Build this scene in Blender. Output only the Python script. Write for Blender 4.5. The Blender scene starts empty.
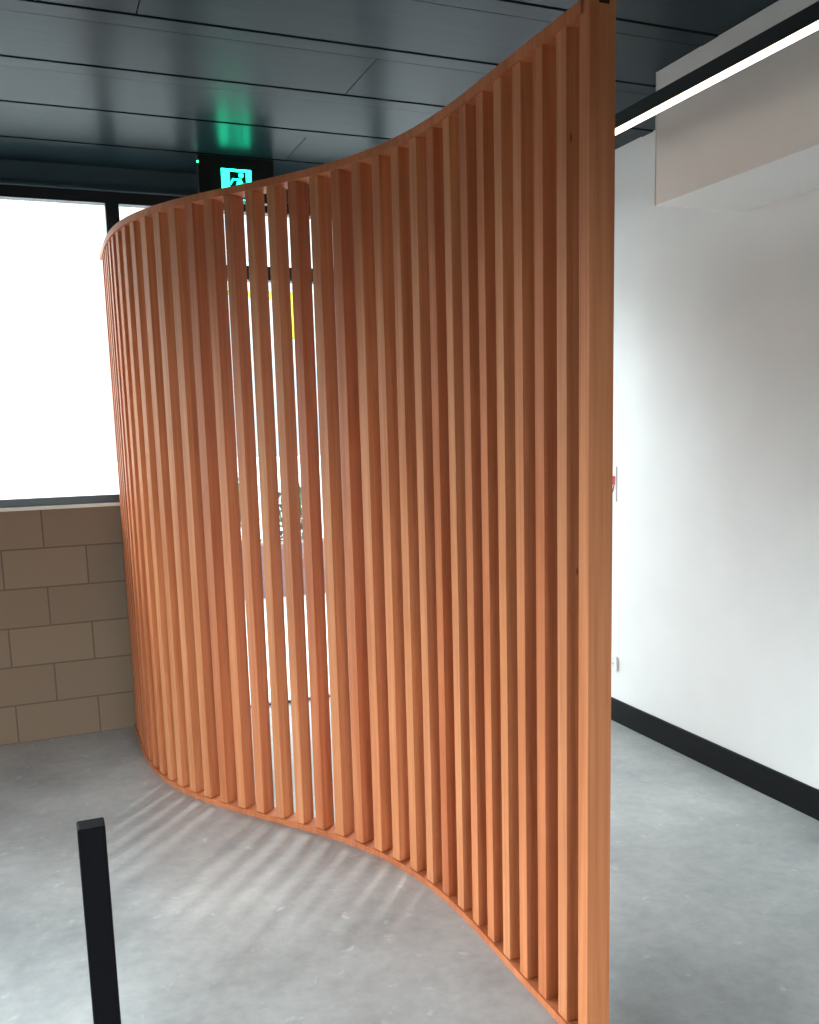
import bpy, bmesh, math, random
from mathutils import Vector, Matrix
random.seed(7)
SC = bpy.context.scene
COL = SC.collection
# world frame: x = towards the right wall, y = along the right wall towards the street glazing, z = up

# ---------------------------------------------------------------- camera
cd = bpy.data.cameras.new('camera')
cam = bpy.data.objects.new('camera', cd)
COL.objects.link(cam)
Rv = Vector((0.9246866683499639, -0.3799176705458247, -0.024842080888646503))
Uv = Vector((0.08075869194287633, 0.13195886457332284, 0.9879599646423912))
Bv = Vector((-0.3720653155717682, -0.915559622126027, 0.1527022569608154))
M = Matrix((Rv, Uv, Bv)).transposed().to_4x4()
M.translation = Vector((0, 0, 1.55))
cam.matrix_world = M
cd.sensor_fit = 'AUTO'
cd.sensor_width = 36
cd.lens = 32.634
cd.shift_x = -0.00984
cd.shift_y = 0.05868
cd.clip_start = 0.02
SC.camera = cam

# ---------------------------------------------------------------- world, daylight, exposure
SC.view_settings.view_transform = 'Standard'
SC.view_settings.look = 'None'
SC.view_settings.gamma = 1
SC.view_settings.use_curve_mapping = False
SC.view_settings.exposure = -0.1
SC.cycles.use_denoising = True
SC.cycles.max_bounces = 10
SC.cycles.diffuse_bounces = 6
SC.cycles.transparent_max_bounces = 12
SC.cycles.sample_clamp_indirect = 6

world = bpy.data.worlds.new('overcast_sky')
SC.world = world
world.use_nodes = True
wn = world.node_tree.nodes
wn['Background'].inputs[0].default_value = (0.86, 0.94, 1.0, 1)
# overcast sky: dimmer at the horizon, brightest overhead
wl = world.node_tree.links.new
w_tc = wn.new('ShaderNodeTexCoord'); w_sep = wn.new('ShaderNodeSeparateXYZ'); w_mr = wn.new('ShaderNodeMapRange')
w_mr.inputs['From Min'].default_value = 0.0; w_mr.inputs['From Max'].default_value = 1.0
w_mr.inputs['To Min'].default_value = 1.6; w_mr.inputs['To Max'].default_value = 6.5
wl(w_tc.outputs['Generated'], w_sep.inputs[0]); wl(w_sep.outputs[2], w_mr.inputs['Value']); # overcast sky with bright patches added to light the slats, wall and floor
acc = w_mr.outputs[0]
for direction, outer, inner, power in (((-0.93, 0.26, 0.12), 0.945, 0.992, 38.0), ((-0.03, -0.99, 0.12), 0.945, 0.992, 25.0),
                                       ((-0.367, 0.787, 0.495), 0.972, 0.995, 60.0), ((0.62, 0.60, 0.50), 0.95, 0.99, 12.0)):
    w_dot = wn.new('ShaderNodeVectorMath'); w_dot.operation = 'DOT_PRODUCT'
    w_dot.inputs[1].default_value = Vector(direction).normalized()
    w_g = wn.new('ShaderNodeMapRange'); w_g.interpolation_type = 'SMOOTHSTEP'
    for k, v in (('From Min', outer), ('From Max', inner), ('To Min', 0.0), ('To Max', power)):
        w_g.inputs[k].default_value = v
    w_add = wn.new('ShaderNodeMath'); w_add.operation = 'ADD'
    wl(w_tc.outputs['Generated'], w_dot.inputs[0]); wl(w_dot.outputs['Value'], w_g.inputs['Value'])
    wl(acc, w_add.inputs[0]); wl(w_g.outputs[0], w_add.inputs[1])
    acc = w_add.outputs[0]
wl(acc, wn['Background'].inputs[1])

def light(name, kind, loc, energy, color=(1, 1, 1), direction=None, **kw):
    l = bpy.data.lights.new(name, kind)
    l.energy = energy
    l.color = color
    o = bpy.data.objects.new(name, l)
    COL.objects.link(o)
    o.location = loc
    if direction is not None:
        o.rotation_euler = Vector(direction).to_track_quat('-Z', 'Y').to_euler()
    for k, v in kw.items():
        setattr(l, k, v)
    return o

az = math.radians(40)
el = math.radians(36)
light('sun', 'SUN', (6, 9, 8), 3.0, (1.0, 0.96, 0.90),
      (-math.sin(az) * math.cos(el), -math.cos(az) * math.cos(el), -math.sin(el)), angle=math.radians(5))

def portal(loc, sx, sy, direction):
    o = light('window_portal', 'AREA', loc, 1, direction=direction, shape='RECTANGLE', size=sx, size_y=sy)
    o.data.cycles.is_portal = True
    return o
portal((0.36, 5.13, 1.36), 4.7, 2.68, (0, -1, 0))
portal((2.86, 4.66, 1.36), 2.68, 0.88, (-1, 0, 0))
portal((-2.66, 1.25, 1.0), 2.0, 7.4, (1, 0, 0))
portal((-0.2, -2.66, 1.0), 4.2, 2.0, (0, 1, 0))

# ---------------------------------------------------------------- materials
def mat(name, color, rough=0.5, spec=0.5, metal=0.0):
    m = bpy.data.materials.new(name)
    m.use_nodes = True
    b = m.node_tree.nodes['Principled BSDF']
    b.inputs['Base Color'].default_value = (*color, 1)
    b.inputs['Roughness'].default_value = rough
    b.inputs['Specular IOR Level'].default_value = spec
    b.inputs['Metallic'].default_value = metal
    return m

def N(m, t, **kw):
    n = m.node_tree.nodes.new(t)
    for k, v in kw.items():
        setattr(n, k, v)
    return n

def ramp(m, pts):
    r = N(m, 'ShaderNodeValToRGB')
    e = r.color_ramp.elements
    while len(e) < len(pts):
        e.new(0.5)
    for i, (p, c) in enumerate(pts):
        e[i].position = p
        e[i].color = (*c, 1)
    return r

def wood():
    m = mat('red_hardwood', (0.4, 0.2, 0.1), 0.5, 0.2)
    L = m.node_tree.links.new
    b = m.node_tree.nodes['Principled BSDF']
    tc = N(m, 'ShaderNodeTexCoord')
    oi = N(m, 'ShaderNodeObjectInfo')
    add = N(m, 'ShaderNodeVectorMath', operation='ADD')
    sc = N(m, 'ShaderNodeVectorMath', operation='SCALE')
    cmb = N(m, 'ShaderNodeCombineXYZ')
    L(oi.outputs['Random'], cmb.inputs[0]); L(oi.outputs['Random'], cmb.inputs[2])
    L(cmb.outputs[0], sc.inputs[0]); sc.inputs['Scale'].default_value = 17.0
    L(tc.outputs['Object'], add.inputs[0]); L(sc.outputs[0], add.inputs[1])
    mp = N(m, 'ShaderNodeMapping')
    mp.inputs['Scale'].default_value = (60, 60, 1.6)
    L(add.outputs[0], mp.inputs[0])
    n1 = N(m, 'ShaderNodeTexNoise'); n1.inputs['Scale'].default_value = 1.0
    n1.inputs['Detail'].default_value = 6; n1.inputs['Distortion'].default_value = 0.6
    L(mp.outputs[0], n1.inputs['Vector'])
    mp2 = N(m, 'ShaderNodeMapping')
    mp2.inputs['Scale'].default_value = (9, 9, 0.7)
    L(add.outputs[0], mp2.inputs[0])
    n2 = N(m, 'ShaderNodeTexNoise'); n2.inputs['Scale'].default_value = 1.0; n2.inputs['Detail'].default_value = 3
    L(mp2.outputs[0], n2.inputs['Vector'])
    r1 = ramp(m, [(0.25, (0.40, 0.126, 0.048)), (0.5, (0.47, 0.167, 0.070)), (0.75, (0.53, 0.208, 0.094))])
    L(n1.outputs['Fac'], r1.inputs[0])
    r2 = ramp(m, [(0.35, (0.88, 0.80, 0.78)), (0.65, (1.08, 1.10, 1.10))])
    L(n2.outputs['Fac'], r2.inputs[0])
    mul = N(m, 'ShaderNodeMix', data_type='RGBA', blend_type='MULTIPLY'); mul.inputs[0].default_value = 1
    L(r1.outputs[0], mul.inputs[6]); L(r2.outputs[0], mul.inputs[7])
    r3 = ramp(m, [(0.0, (0.86, 0.70, 0.62)), (0.35, (1.0, 0.92, 0.86)), (0.7, (1.02, 1.06, 1.02)), (1.0, (1.06, 1.14, 1.16))])
    L(oi.outputs['Random'], r3.inputs[0])
    mul2 = N(m, 'ShaderNodeMix', data_type='RGBA', blend_type='MULTIPLY'); mul2.inputs[0].default_value = 1
    L(mul.outputs[2], mul2.inputs[6]); L(r3.outputs[0], mul2.inputs[7])
    # small dark knots
    vo = N(m, 'ShaderNodeTexVoronoi'); vo.inputs['Scale'].default_value = 1.0
    mp3 = N(m, 'ShaderNodeMapping'); mp3.inputs['Scale'].default_value = (7, 7, 2.2)
    L(add.outputs[0], mp3.inputs[0]); L(mp3.outputs[0], vo.inputs['Vector'])
    r4 = ramp(m, [(0.012, (0.4, 0.32, 0.3)), (0.03, (1, 1, 1))])
    L(vo.outputs['Distance'], r4.inputs[0])
    mul3 = N(m, 'ShaderNodeMix', data_type='RGBA', blend_type='MULTIPLY'); mul3.inputs[0].default_value = 1
    L(mul2.outputs[2], mul3.inputs[6]); L(r4.outputs[0], mul3.inputs[7])
    L(mul3.outputs[2], b.inputs['Base Color'])
    bp = N(m, 'ShaderNodeBump'); bp.inputs['Strength'].default_value = 0.08; bp.inputs['Distance'].default_value = 0.002
    L(n1.outputs['Fac'], bp.inputs['Height']); L(bp.outputs[0], b.inputs['Normal'])
    return m

def concrete():
    m = mat('polished_concrete', (0.37, 0.37, 0.36), 0.29, 0.5)
    L = m.node_tree.links.new
    b = m.node_tree.nodes['Principled BSDF']
    tc = N(m, 'ShaderNodeTexCoord')

    def noise(scale, detail, rough, lo, hi, a, z, dist=0.0):
        n = N(m, 'ShaderNodeTexNoise')
        n.inputs['Scale'].default_value = scale; n.inputs['Detail'].default_value = detail
        n.inputs['Roughness'].default_value = rough; n.inputs['Distortion'].default_value = dist
        L(tc.outputs['Object'], n.inputs['Vector'])
        r = N(m, 'ShaderNodeMapRange')
        for k, v in (('From Min', lo), ('From Max', hi), ('To Min', a), ('To Max', z)):
            r.inputs[k].default_value = v
        L(n.outputs['Fac'], r.inputs['Value'])
        return r.outputs[0]
    cloud = noise(1.9, 5, 0.6, 0.30, 0.70, 0.72, 1.28)
    fine = noise(22, 6, 0.65, 0.25, 0.75, 0.86, 1.14)
    fleck = noise(14, 4, 0.55, 0.64, 0.74, 0.0, 0.45, 0.4)
    m1 = N(m, 'ShaderNodeMath', operation='MULTIPLY'); L(cloud, m1.inputs[0]); L(fine, m1.inputs[1])
    m2 = N(m, 'ShaderNodeMath', operation='ADD'); L(m1.outputs[0], m2.inputs[0]); L(fleck, m2.inputs[1])
    sc = N(m, 'ShaderNodeVectorMath', operation='SCALE'); sc.inputs[0].default_value = (0.330, 0.328, 0.322)
    L(m2.outputs[0], sc.inputs['Scale']); L(sc.outputs[0], b.inputs['Base Color'])
    return m

def noisy(name, c1, c2, scale, rough=0.6, spec=0.3, stretch=(1, 1, 1)):
    m = mat(name, c1, rough, spec)
    L = m.node_tree.links.new
    b = m.node_tree.nodes['Principled BSDF']
    tc = N(m, 'ShaderNodeTexCoord')
    mp = N(m, 'ShaderNodeMapping'); mp.inputs['Scale'].default_value = stretch
    n1 = N(m, 'ShaderNodeTexNoise'); n1.inputs['Scale'].default_value = scale; n1.inputs['Detail'].default_value = 5
    L(tc.outputs['Object'], mp.inputs[0]); L(mp.outputs[0], n1.inputs['Vector'])
    r = ramp(m, [(0.35, c1), (0.65, c2)])
    L(n1.outputs['Fac'], r.inputs[0]); L(r.outputs[0], b.inputs['Base Color'])
    return m

def emit(name, color, strength):
    m = bpy.data.materials.new(name)
    m.use_nodes = True
    nt = m.node_tree
    nt.nodes.clear()
    e = nt.nodes.new('ShaderNodeEmission'); o = nt.nodes.new('ShaderNodeOutputMaterial')
    e.inputs[0].default_value = (*color, 1); e.inputs[1].default_value = strength
    nt.links.new(e.outputs[0], o.inputs[0])
    return m

def glass():
    m = bpy.data.materials.new('clear_glass')
    m.use_nodes = True
    nt = m.node_tree
    nt.nodes.clear()
    o = nt.nodes.new('ShaderNodeOutputMaterial'); mx = nt.nodes.new('ShaderNodeMixShader')
    t = nt.nodes.new('ShaderNodeBsdfTransparent'); g = nt.nodes.new('ShaderNodeBsdfGlossy')
    t.inputs[0].default_value = (0.93, 0.96, 0.95, 1); g.inputs['Roughness'].default_value = 0.02
    mx.inputs[0].default_value = 0.06
    nt.links.new(t.outputs[0], mx.inputs[1]); nt.links.new(g.outputs[0], mx.inputs[2]); nt.links.new(mx.outputs[0], o.inputs[0])
    return m

WOOD = wood()
CONC = concrete()
CEIL = noisy('charcoal_ceiling_board', (0.008, 0.018, 0.023), (0.012, 0.023, 0.029), 6, 0.30, 0.05, (0.4, 14, 1))
GROOVE = mat('black_gap', (0.004, 0.004, 0.005), 0.7, 0.2)
WHITE = noisy('white_wall_paint', (0.76, 0.76, 0.745), (0.79, 0.79, 0.775), 3, 0.6, 0.25)
BLACK = mat('black_powder_coat', (0.012, 0.012, 0.014), 0.4, 0.4)
SKIRT = mat('charcoal_skirting', (0.011, 0.0115, 0.012), 0.5, 0.05)
GLASS = glass()
HOUSING = mat('black_sign_housing', (0.008, 0.009, 0.009), 0.35, 0.4)
PLASTIC = mat('white_plastic', (0.82, 0.81, 0.78), 0.35, 0.5)
GREY = mat('grey_plastic', (0.45, 0.45, 0.45), 0.5, 0.4)
RED = mat('red_print', (0.55, 0.015, 0.04), 0.5, 0.3)
INK = mat('dark_ink', (0.03, 0.03, 0.04), 0.6, 0.3)
YELLOW = mat('yellow_paint', (0.80, 0.70, 0.04), 0.45, 0.4)
SILL = mat('cream_sill', (0.55, 0.50, 0.42), 0.5, 0.4)
PAVE = noisy('pale_pavement', (0.52, 0.53, 0.54), (0.62, 0.62, 0.62), 4, 0.8, 0.2)
LEAF = noisy('yellow_green_leaf', (0.10, 0.17, 0.03), (0.45, 0.48, 0.06), 9, 0.5, 0.3)
DARKLEAF = noisy('dark_leaf', (0.02, 0.035, 0.012), (0.06, 0.09, 0.02), 9, 0.5, 0.3)

def block_mat(name, c1, c2, mortar, bw, bh):
    m = mat(name, c1, 0.85, 0.15)
    L = m.node_tree.links.new
    b = m.node_tree.nodes['Principled BSDF']
    tc = N(m, 'ShaderNodeTexCoord')
    sep = N(m, 'ShaderNodeSeparateXYZ'); cmb = N(m, 'ShaderNodeCombineXYZ')
    L(tc.outputs['Object'], sep.inputs[0]); L(sep.outputs[0], cmb.inputs[0]); L(sep.outputs[2], cmb.inputs[1])
    br = N(m, 'ShaderNodeTexBrick')
    br.inputs['Color1'].default_value = (*c1, 1); br.inputs['Color2'].default_value = (*c2, 1); br.inputs['Mortar'].default_value = (*mortar, 1)
    br.inputs['Scale'].default_value = 1; br.inputs['Mortar Size'].default_value = 0.004
    br.inputs['Brick Width'].default_value = bw; br.inputs['Row Height'].default_value = bh
    L(cmb.outputs[0], br.inputs['Vector']); L(br.outputs['Color'], b.inputs['Base Color'])
    return m
BLOCK = block_mat('taupe_blockwork', (0.17, 0.115, 0.078), (0.19, 0.130, 0.088), (0.10, 0.07, 0.05), 0.4, 0.2)
BRICK = block_mat('mauve_brick', (0.24, 0.13, 0.135), (0.27, 0.155, 0.155), (0.22, 0.16, 0.155), 0.24, 0.086)

# ---------------------------------------------------------------- mesh helpers
def box(bm, x0, x1, y0, y1, z0, z1, mi=0):
    vs = [bm.verts.new(p) for p in ((x0, y0, z0), (x1, y0, z0), (x1, y1, z0), (x0, y1, z0),
                                    (x0, y0, z1), (x1, y0, z1), (x1, y1, z1), (x0, y1, z1))]
    for f in ((0, 3, 2, 1), (4, 5, 6, 7), (0, 1, 5, 4), (1, 2, 6, 5), (2, 3, 7, 6), (3, 0, 4, 7)):
        bm.faces.new([vs[i] for i in f]).material_index = mi
    return vs

def obj(name, bm, mats, parent=None, bevel=0, smooth=False):
    me = bpy.data.meshes.new(name)
    bmesh.ops.recalc_face_normals(bm, faces=bm.faces)
    bm.to_mesh(me)
    bm.free()
    for m in (mats if isinstance(mats, (list, tuple)) else [mats]):
        me.materials.append(m)
    if smooth:
        for p in me.polygons:
            p.use_smooth = True
    o = bpy.data.objects.new(name, me)
    COL.objects.link(o)
    if parent is not None:
        o.parent = parent
    if bevel:
        md = o.modifiers.new('bevel', 'BEVEL'); md.width = bevel; md.segments = 2; md.limit_method = 'ANGLE'
    return o

def boxes(name, lst, mats, parent=None, bevel=0):
    bm = bmesh.new()
    for b in lst:
        box(bm, *b)
    return obj(name, bm, mats, parent, bevel)

def struct(name, lst, mats, bevel=0, parent=None):
    o = boxes(name, lst, mats, parent, bevel)
    if parent is None:
        o['kind'] = 'structure'
    return o

def thing(name, label, cat, loc=(0, 0, 0), group=None):
    o = bpy.data.objects.new(name, None)
    COL.objects.link(o)
    o.location = loc
    o.empty_display_size = 0.1
    o['label'] = label
    o['category'] = cat
    if group:
        o['group'] = group
    return o

def tag(o, label, cat, group=None, kind=None):
    o['label'] = label
    o['category'] = cat
    if group: o['group'] = group
    if kind: o['kind'] = kind
    return o

def tube(bm, pts, r, n=10, mi=0):
    rings = []
    for i, p in enumerate(pts):
        p = Vector(p)
        d = (Vector(pts[min(i + 1, len(pts) - 1)]) - Vector(pts[max(i - 1, 0)])).normalized()
        a = Vector((0, 0, 1)) if abs(d.z) < 0.9 else Vector((1, 0, 0))
        s = d.cross(a).normalized(); t = d.cross(s)
        rings.append([bm.verts.new(p + (s * math.cos(2 * math.pi * k / n) + t * math.sin(2 * math.pi * k / n)) * r) for k in range(n)])
    for a, b in zip(rings, rings[1:]):
        for k in range(n):
            bm.faces.new((a[k], a[(k + 1) % n], b[(k + 1) % n], b[k])).material_index = mi
    bm.faces.new(rings[0][::-1]).material_index = mi
    bm.faces.new(rings[-1]).material_index = mi

# ---------------------------------------------------------------- the room
XL, XR, YB, YF = -2.6, 2.72, -2.6, 5.045
ZC = 2.863
struct('floor', [(XL - 0.1, XR + 0.1, YB - 0.1, YF + 0.12, -0.12, 0)], CONC)

# ceiling: wide boards and narrow strips running across the room, dark gaps between them
bm = bmesh.new()
box(bm, XL, XR + 0.0, YB, YF, ZC + 0.02, ZC + 0.14, 1)
seam0 = 3.2535
mod = 0.4725
k0 = -13
rj = random.Random(3)
for k in range(k0, 5):
    a = seam0 + k * mod
    x0, x1 = a + 0.005, a + 0.087
    if x1 > YB and x0 < YF:
        box(bm, XL, XR, max(x0, YB), min(x1, YF), ZC - 0.003, ZC + 0.03, 0)
    w0, w1 = a + 0.097, a + mod - 0.005
    w0, w1 = max(w0, YB), min(w1, YF)
    if w1 - w0 < 0.02:
        continue
    if k % 2 == 0:
        cuts = [XL, -1.155, 1.245, XR]
    elif k == -1:
        cuts = [XL, -2.0, 0.405, XR]
    else:
        cuts = [XL, -2.0 + 0.05 * (k % 3), 2.15, XR]
    for c0, c1 in zip(cuts, cuts[1:]):
        box(bm, c0 + 0.002, c1 - 0.002, w0, w1, ZC, ZC + 0.03, 0)
ceil = obj('ceiling', bm, [CEIL, GROOVE])
ceil['kind'] = 'structure'

YC = 4.22                                        # the plaster stops here, unseen corner window added for light streaks on the floor
struct('wall_right', [(XR, XR + 0.12, YB, YC, 0, ZC + 0.1), (XR, XR + 0.12, YC, YF + 0.14, 2.755, ZC + 0.1)], WHITE)
struct('baseboard_right', [(XR - 0.014, XR, YB, YC, 0, 0.12)], SKIRT, bevel=0.002)
w5 = struct('added_window', [(XR + 0.03, XR + 0.09, YC, YF + 0.09, 0, 0.05), (XR + 0.03, XR + 0.09, YC, YF + 0.09, 2.70, 2.755),
                         (XR + 0.03, XR + 0.09, YC, YC + 0.05, 0.05, 2.70)], BLACK)
struct('pane', [(XR + 0.055, XR + 0.061, YC + 0.05, YF + 0.09, 0.05, 2.70)], GLASS, parent=w5)
CHAR = noisy('charcoal_wall_paint', (0.045, 0.045, 0.047), (0.055, 0.055, 0.056), 3, 0.7, 0.2)
BX0, BX1, BZ1 = -2.3, 1.9, 2.0
struct('wall_back', [(XL, BX0, YB - 0.1, YB, 0, ZC + 0.1), (BX1, XR, YB - 0.1, YB, 0, ZC + 0.1), (BX0, BX1, YB - 0.1, YB, BZ1, ZC + 0.1)], CHAR)
w4 = struct('window_4', [(BX0, BX1, YB - 0.08, YB - 0.02, 0, 0.05), (BX0, BX1, YB - 0.08, YB - 0.02, BZ1 - 0.05, BZ1)] +
            [(BX0 + i * 1.0375, BX0 + i * 1.0375 + 0.05, YB - 0.08, YB - 0.02, 0.05, BZ1 - 0.05) for i in range(5)], BLACK)
struct('pane', [(BX0, BX1, YB - 0.053, YB - 0.047, 0.05, BZ1 - 0.05)], GLASS, parent=w4)
# left wall with a long low window
LY0, LY1, LZ0, LZ1 = -2.4, 4.9, 0.05, 1.98
struct('wall_left', [(XL - 0.12, XL, YB, LY0, 0, ZC + 0.1), (XL - 0.12, XL, LY1, YF + 0.2, 0, ZC + 0.1),
                     (XL - 0.12, XL, LY0, LY1, LZ1, ZC + 0.1), (XL - 0.12, XL, LY0, LY1, 0, LZ0)], CHAR)
fr = [(XL - 0.09, XL - 0.03, LY0, LY1, LZ0, LZ0 + 0.05), (XL - 0.09, XL - 0.03, LY0, LY1, LZ1 - 0.05, LZ1)]
for i in range(5):
    y = LY0 + (LY1 - LY0 - 0.05) * i / 4
    fr.append((XL - 0.09, XL - 0.03, y, y + 0.05, LZ0 + 0.05, LZ1 - 0.05))
w1 = struct('window_1', fr, BLACK)
struct('pane', [(XL - 0.063, XL - 0.057, LY0, LY1, LZ0 + 0.05, LZ1 - 0.05)], GLASS, parent=w1)

# street wall: low blockwork on the left, window over it, glazed door and side light on the right
HZ = 2.70
struct('wall_front', [(XL, 0.86, YF, YF + 0.14, 0, 1.195)], BLOCK)
struct('trim_1', [(XL, 0.86, YF - 0.02, YF + 0.16, 1.195, 1.21)], SILL)
hd = struct('trim_2', [(XL, XR, YF, YF + 0.14, HZ + 0.055, ZC + 0.1), (XL, XR, YF - 0.02, YF, HZ + 0.05, HZ + 0.062)], mat('blue_grey_steel', (0.045, 0.07, 0.085), 0.4, 0.4))
fr = [(XL, 0.86, YF + 0.03, YF + 0.09, 1.21, 1.25), (XL, 0.86, YF + 0.03, YF + 0.09, HZ, HZ + 0.055)]
for x in (-2.6, -1.5, -0.55, 0.42):
    fr.append((x, x + 0.065, YF + 0.03, YF + 0.09, 1.25, HZ))
w2 = struct('window_2', fr, BLACK)
struct('pane', [(XL, 0.80, YF + 0.055, YF + 0.061, 1.25, HZ)], GLASS, parent=w2)
# door 1: glass door with transom
d1 = struct('door_1', [(0.80, 0.86, YF + 0.02, YF + 0.10, 0, HZ + 0.055), (1.86, 1.92, YF + 0.02, YF + 0.10, 0, HZ + 0.055),
                       (0.86, 1.86, YF + 0.02, YF + 0.10, 2.355, 2.425), (0.86, 1.86, YF + 0.02, YF + 0.10, HZ, HZ + 0.055),
                       (0.86, 0.90, YF + 0.035, YF + 0.085, 0.01, 2.35), (1.82, 1.86, YF + 0.035, YF + 0.085, 0.01, 2.35),
                       (0.90, 1.82, YF + 0.045, YF + 0.075, 0.006, 0.016)], BLACK)
struct('pane', [(0.86, 1.86, YF + 0.058, YF + 0.064, 2.425, HZ), (0.90, 1.82, YF + 0.058, YF + 0.064, 0.016, 2.355)], GLASS, parent=d1)
struct('door_handle', [(1.76, 1.785, YF - 0.04, YF - 0.015, 0.8, 1.3), (1.76, 1.785, YF - 0.015, YF + 0.04, 0.84, 0.865),
                       (1.76, 1.785, YF - 0.015, YF + 0.04, 1.235, 1.26)], BLACK, parent=d1)
w3 = struct('window_3', [(1.92, XR, YF + 0.03, YF + 0.09, 0, 0.05), (1.92, XR, YF + 0.03, YF + 0.09, HZ, HZ + 0.055),
                         (XR - 0.05, XR, YF + 0.03, YF + 0.09, 0.05, HZ)], BLACK)
struct('pane', [(1.92, XR - 0.05, YF + 0.055, YF + 0.061, 0.05, HZ)], GLASS, parent=w3)

# boxed bulkhead under the ceiling against the right wall
BX, BY, BZ = 2.293, 3.128, 2.379
struct('trim_3', [(BX, XR, YB, BY, BZ, ZC)], WHITE, bevel=0.002)
struct('trim_4', [(BX - 0.002, BX + 0.03, BY, BY + 0.003, BZ, ZC)], PLASTIC)

# ---------------------------------------------------------------- the curved slat screen
PTS = [[1.801, 1.1542], [1.9042, 1.1539], [2.0075, 1.1525], [2.1107, 1.1517], [2.2139, 1.1519], [2.3171, 1.1523], [2.4204, 1.1518], [2.5236, 1.149], [2.6266, 1.1425], [2.7291, 1.1308], [2.8308, 1.1128], [2.9308, 1.0876], [3.0287, 1.0547], [3.1237, 1.0144], [3.2156, 0.9674], [3.3045, 0.915], [3.3909, 0.8585], [3.4757, 0.7996], [3.5597, 0.7396], [3.6441, 0.6802], [3.73, 0.623], [3.8182, 0.5693], [3.9094, 0.5209], [4.0037, 0.479], [4.101, 0.4446], [4.2007, 0.418], [4.3022, 0.399], [4.4046, 0.3865], [4.5076, 0.3796], [4.6108, 0.3767], [4.714, 0.3764], [4.8173, 0.3771], [4.9205, 0.3771]]
P = [Vector((v, u, 0)) for u, v in PTS]          # near-front corner of every slat
P.append(P[-1] + (P[-1] - P[-2]))
SW, SD = 0.042, 0.065
THIN = {12: .044, 13: .044, 14: .043, 15: .041, 16: .038, 17: .038, 18: .041}
Z0, Z1, ZT = 0.022, 2.416, 2.442
screen = thing('slat_screen', 'curved floor to ceiling height room divider of upright reddish timber slats on concrete floor', 'room divider', (P[12].x, P[12].y, 0))
inv = Matrix.Translation(-Vector(screen.location))

def cr(t):                                       # smooth curve through the corners
    t = max(0.0, min(len(P) - 1.001, t))
    i = int(t); f = t - i
    p0 = P[max(i - 1, 0)]; p1 = P[i]; p2 = P[i + 1]; p3 = P[min(i + 2, len(P) - 1)]
    return 0.5 * ((2 * p1) + (p2 - p0) * f + (2 * p0 - 5 * p1 + 4 * p2 - p3) * f * f + (3 * p1 - p0 - 3 * p2 + p3) * f ** 3)

def tang(t):
    d = cr(t + 0.02) - cr(t - 0.02)
    return d.normalized()

def ribbon(name, z0, z1, front, back, t0, t1, mats, bevel):
    bm = bmesh.new()
    ring = []
    n = 260
    for i in range(n + 1):
        t = t0 + (t1 - t0) * i / n
        c = cr(t); d = tang(t); nrm = Vector((d.y, -d.x, 0))     # points to the back (+x)
        a = c - nrm * front; b = c + nrm * back
        ring.append([bm.verts.new(inv @ Vector((q.x, q.y, z))) for q, z in ((a, z0), (b, z0), (b, z1), (a, z1))])
    for r, s in zip(ring, ring[1:]):
        for k in range(4):
            f = bm.faces.new((r[k], r[(k + 1) % 4], s[(k + 1) % 4], s[k]))
            f.smooth = True
    bm.faces.new(ring[0][::-1]); bm.faces.new(ring[-1])
    o = obj(name, bm, mats, screen)
    o.data.set_sharp_from_angle(angle=math.radians(40))
    return o

ribbon('bottom_plate', 0.0, Z0, 0.006, SD + 0.006, 0.40, len(P) - 1.001, WOOD, 0)
ribbon('top_rail', Z1, ZT, 0.006, SD + 0.006, 0.40, len(P) - 1.001, WOOD, 0)

for i in range(len(P) - 1):
    c = P[i] + (Vector((-0.001, 0.006, 0)) if i == 0 else Vector((0, 0, 0))); d = tang(max(i, 0.05)); nrm = Vector((d.y, -d.x, 0))
    bm = bmesh.new()
    z0, z1 = (Z0, Z1) if i else (0.0, 2.47)
    dep = SD if i < 6 else 0.063
    box(bm, 0, THIN.get(i, SW), 0, dep, 0, z1 - z0)
    o = obj('slat' if i else 'end_post', bm, WOOD, screen, bevel=0.0012)
    # rotation only: local x along the tangent, local y along -nrm, shift so that the corner stays in place
    Mr = Matrix(((d.x, -nrm.x, 0, c.x + nrm.x * dep), (d.y, -nrm.y, 0, c.y + nrm.y * dep), (0, 0, 1, z0), (0, 0, 0, 1)))
    o.matrix_basis = inv @ Mr
# small dark screw slot in the side of the end post, near its top
o = boxes('fixing_slot', [(1.175, 1.2, 1.8045, 1.8072, 2.429, 2.45)], mat('dark_recess', (0.035, 0.012, 0.006), 0.8, 0.1), screen)
o.location = -Vector(screen.location)
o['label'] = 'small dark slot near the top of the end post'

# ---------------------------------------------------------------- exit sign
SX, SY, SZ = 0.990, 4.685, ZC
sign = thing('exit_sign', 'black hanging exit sign with lit green running man panel under dark ceiling', 'exit sign', (SX, SY, SZ))
sw, sh, sd = 0.375, 0.205, 0.05
boxes('housing', [(-0.168, 0.198, 0, sd, -sh, -0.0015)], HOUSING, sign, bevel=0.003)
GE = emit('green_sign_light', (0.02, 0.85, 0.50), 1.5)
GE2 = emit('pale_sign_light', (0.012, 1.0, 0.5), 10)
px0, px1, pz0, pz1 = -0.060, 0.084, -0.200, -0.058
boxes('lit_panel', [(px0, px1, -0.004, 0, pz0, pz1)], GE2, sign)
boxes('doorway_pictogram', [(px0 + 0.038, px1 - 0.026, -0.0055, -0.004, pz0 + 0.004, pz1 - 0.012)], mat('dark_green_print', (0.004, 0.03, 0.02), 0.4, 0.3), sign)
bm = bmesh.new()
cx, cz = 0.034, pz1 - 0.027
v = [bm.verts.new((cx + 0.0115 * math.cos(a * math.pi / 12), -0.0075, cz + 0.0115 * math.sin(a * math.pi / 12))) for a in range(24)]
bm.faces.new(v)
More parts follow.
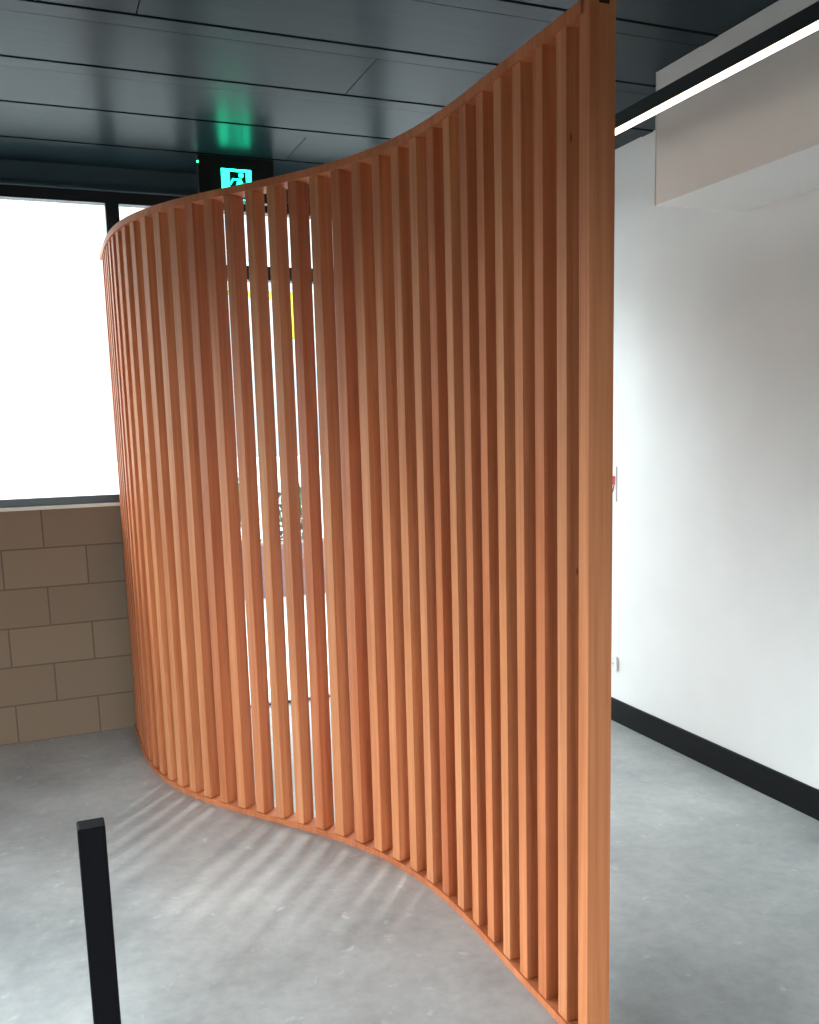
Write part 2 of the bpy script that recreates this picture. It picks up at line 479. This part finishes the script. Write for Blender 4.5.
def limb(pts, w):
    for (a, b) in zip(pts, pts[1:]):
        a = Vector((a[0], 0, a[1])); b = Vector((b[0], 0, b[1])); d = (b - a).normalized(); s = Vector((-d.z, 0, d.x)) * w / 2
        a2 = a - d * w * 0.3; b2 = b + d * w * 0.3
        bm.faces.new([bm.verts.new(Vector((q.x, -0.0075, q.z))) for q in (a2 - s, b2 - s, b2 + s, a2 + s)])
limb([(0.026, cz - 0.022), (0.014, cz - 0.056)], 0.016)                       # torso
limb([(0.020, cz - 0.022), (-0.006, cz - 0.020), (-0.018, cz - 0.042)], 0.007)  # arm to the left
limb([(0.030, cz - 0.024), (0.042, cz - 0.044), (0.049, cz - 0.038)], 0.007)
limb([(0.010, cz - 0.058), (-0.014, cz - 0.070), (-0.022, cz - 0.098)], 0.013)
limb([(0.016, cz - 0.058), (0.028, cz - 0.082), (0.046, cz - 0.092)], 0.013)
geo = bmesh.ops.extrude_face_region(bm, geom=list(bm.faces))
bmesh.ops.translate(bm, verts=[g for g in geo['geom'] if isinstance(g, bmesh.types.BMVert)], vec=(0, 0.002, 0))
obj('running_man', bm, GE2, sign)
boxes('lower_arrow_strip', [(px0 + 0.03, px1 - 0.02, -0.006, 0, -0.203, -0.199)], GE, sign)
bm = bmesh.new()
bmesh.ops.create_uvsphere(bm, u_segments=12, v_segments=8, radius=0.005)
bmesh.ops.translate(bm, verts=bm.verts, vec=(-0.169, 0.002, -0.035))
obj('indicator_light', bm, emit('green_indicator', (0.05, 1.0, 0.35), 8.0), sign, smooth=True)

# ---------------------------------------------------------------- pendant light bar
lx = 2.06
z_ = 1.55 + 0.5083 * lx
lw = 0.036
near_x = lx - lw
bar = thing('linear_light', 'long slim black linear light hanging beside the white bulkhead', 'light', (near_x, 2.9, z_))
boxes('housing', [(0, lw, -1.7, 1.7, 0.003, 0.052)], BLACK, bar, bevel=0.001)
boxes('diffuser', [(0.0015, lw - 0.0005, -1.695, 1.695, -0.003, 0.003)], emit('led_light', (1.0, 0.80, 0.62), 5.0), bar)
for y in (-1.3, 1.5):
    bm = bmesh.new()
    tube(bm, [(lw / 2, y, 0.05), (lw / 2, y, ZC - z_ - 0.02)], 0.0015, 6)
    obj('suspension_cable', bm, BLACK, bar)
    bm = bmesh.new()
    tube(bm, [(lw / 2, y, ZC - z_ - 0.022), (lw / 2, y, ZC - z_ - 0.004)], 0.03, 20)
    obj('ceiling_cup', bm, BLACK, bar)

# ---------------------------------------------------------------- things on the right wall
t = thing('power_outlet', 'white double power outlet low on the white wall above dark skirting', 'power outlet', (XR, 4.035, 0.312))
boxes('cover_plate', [(-0.010, 0, -0.058, 0.058, -0.037, 0.037)], PLASTIC, t, bevel=0.001)
for s in (-1, 1):
    boxes('switch', [(-0.014, -0.010, s * 0.026 - 0.006, s * 0.026 + 0.006, 0.012, 0.028)], PLASTIC, t, bevel=0.001)
    bm = bmesh.new()
    box(bm, -0.0106, -0.0099, s * 0.026 - 0.008, s * 0.026 - 0.005, -0.008, 0.002)
    box(bm, -0.0106, -0.0099, s * 0.026 + 0.005, s * 0.026 + 0.008, -0.008, 0.002)
    box(bm, -0.0106, -0.0099, s * 0.026 - 0.0015, s * 0.026 + 0.0015, -0.022, -0.012)
    obj('socket_slots', bm, INK, t)

t = thing('wall_sign', 'small white sign with red bar and round border on white wall beside timber post', 'sign', (XR, 4.090, 1.245))
boxes('backing_plate', [(-0.004, 0, -0.088, 0.088, -0.088, 0.088)], PLASTIC, t)
bm = bmesh.new()
n = 48
def ringmesh(bm, r0, r1, x, a0, a1, dx):
    prev = None
    for k in range(n + 1):
        a = a0 + (a1 - a0) * k / n
        q = [bm.verts.new((xx, -r * math.cos(a), r * math.sin(a))) for xx in (x, x + dx) for r in (r0, r1)]
        if prev:
            for i, j in ((0, 1), (1, 3), (3, 2), (2, 0)):
                bm.faces.new((prev[i], prev[j], q[j], q[i]))
        prev = q
ringmesh(bm, 0.068, 0.074, -0.006, 0, 2 * math.pi, 0.002)
obj('round_border', bm, INK, t)
boxes('red_bar', [(-0.0065, -0.004, -0.079, 0.079, -0.002, 0.042)], RED, t)

# ---------------------------------------------------------------- dark upright at the left edge
t = thing('black_post', 'slim black upright post standing at the left edge of the floor', 'post', (0.058, 1.6, 0))
boxes('shaft', [(-0.045, 0.0, -0.02, 0.025, 0.012, 0.90)], mat('matt_black_steel', (0.003, 0.0025, 0.004), 0.6, 0.1), t, bevel=0.003)
boxes('foot_plate', [(-0.09, 0.0, -0.06, 0.07, 0, 0.012)], BLACK, t, bevel=0.002)

# ---------------------------------------------------------------- outside
g = struct('ground', [(-30, 30, YF + 0.14, 60, -0.14, -0.01), (XR + 0.12, 30, YB, YF + 0.14, -0.14, -0.01)], PAVE)
struct('ground_side', [(-30, XL - 0.12, -30, YF + 0.14, -0.14, -0.01), (XL - 0.12, 30, -30, YB - 0.1, -0.14, -0.01)], noisy('dark_asphalt', (0.05, 0.05, 0.052), (0.07, 0.07, 0.07), 5, 0.8, 0.2))

t = tag(boxes('garden_wall', [(0.6, 5.5, 8.6, 8.85, -0.01, 0.50)], BRICK), 'low mauve brick garden wall across the pavement outside the glass door', 'wall')

def shrub(x, y, z, r, h, m, label, seed):
    rs = random.Random(seed)
    root = thing('shrub', label, 'shrub', (x, y, z), 'shrubs behind the low brick wall')
    bm = bmesh.new()
    for k in range(420):
        a = rs.uniform(0, 6.283); rr = r * rs.uniform(0.2, 1) ; zz = h * rs.uniform(0.05, 1)
        rr *= math.sin(math.pi * min(1, 0.25 + 0.7 * zz / h))
        c = Vector((rr * math.cos(a), rr * math.sin(a), zz))
        d = Vector((rs.gauss(0, 1), rs.gauss(0, 1), rs.gauss(0.3, 1))).normalized()
        s = d.cross(Vector((rs.gauss(0, 1), rs.gauss(0, 1), rs.gauss(0, 1)))).normalized()
        l, w = rs.uniform(0.04, 0.08), rs.uniform(0.012, 0.025)
        bm.faces.new([bm.verts.new(q) for q in (c - d * l, c + s * w, c + d * l, c - s * w)])
    obj('foliage', bm, m, root)
    bm = bmesh.new()
    for k in range(5):
        a = k * 1.256
        tube(bm, [(0, 0, 0), (0.3 * r * math.cos(a), 0.3 * r * math.sin(a), h * 0.4), (0.6 * r * math.cos(a), 0.6 * r * math.sin(a), h * 0.8)], 0.008, 6)
    obj('stems', bm, DARKLEAF, root)
for i, (x, m, lb) in enumerate(((1.75, LEAF, 'yellow green shrub seen through the widest slat gap outside'), (2.35, DARKLEAF, 'dark green shrub beside the yellow green one outside the door'),
                            (1.15, LEAF, 'yellow green shrub at the left end of those outside the glass door'), (2.95, LEAF, 'yellow green shrub at the right end of those outside the glass door'))):
    shrub(x, 9.15, -0.01, 0.28, 1.15, m, lb, i)

t = thing('lamp_pole', 'slim grey pole with yellow bracket arm on the pavement outside the glass door', 'pole', (1.90, 7.5, -0.01))
bm = bmesh.new()
tube(bm, [(0, 0, 0), (0, 0, 3.6)], 0.022, 12)
obj('pole', bm, GREY, t)
bm = bmesh.new()
v = [bm.verts.new(q) for q in ((-0.55, -0.03, 2.66), (0.2, -0.03, 2.66), (0.2, -0.03, 2.3), (0.02, -0.03, 2.3), (-0.04, -0.03, 2.60), (-0.55, -0.03, 2.645))]
bm.faces.new(v)
ge = bmesh.ops.extrude_face_region(bm, geom=list(bm.faces))
bmesh.ops.translate(bm, verts=[q for q in ge['geom'] if isinstance(q, bmesh.types.BMVert)], vec=(0, 0.06, 0))
obj('bracket', bm, YELLOW, t)
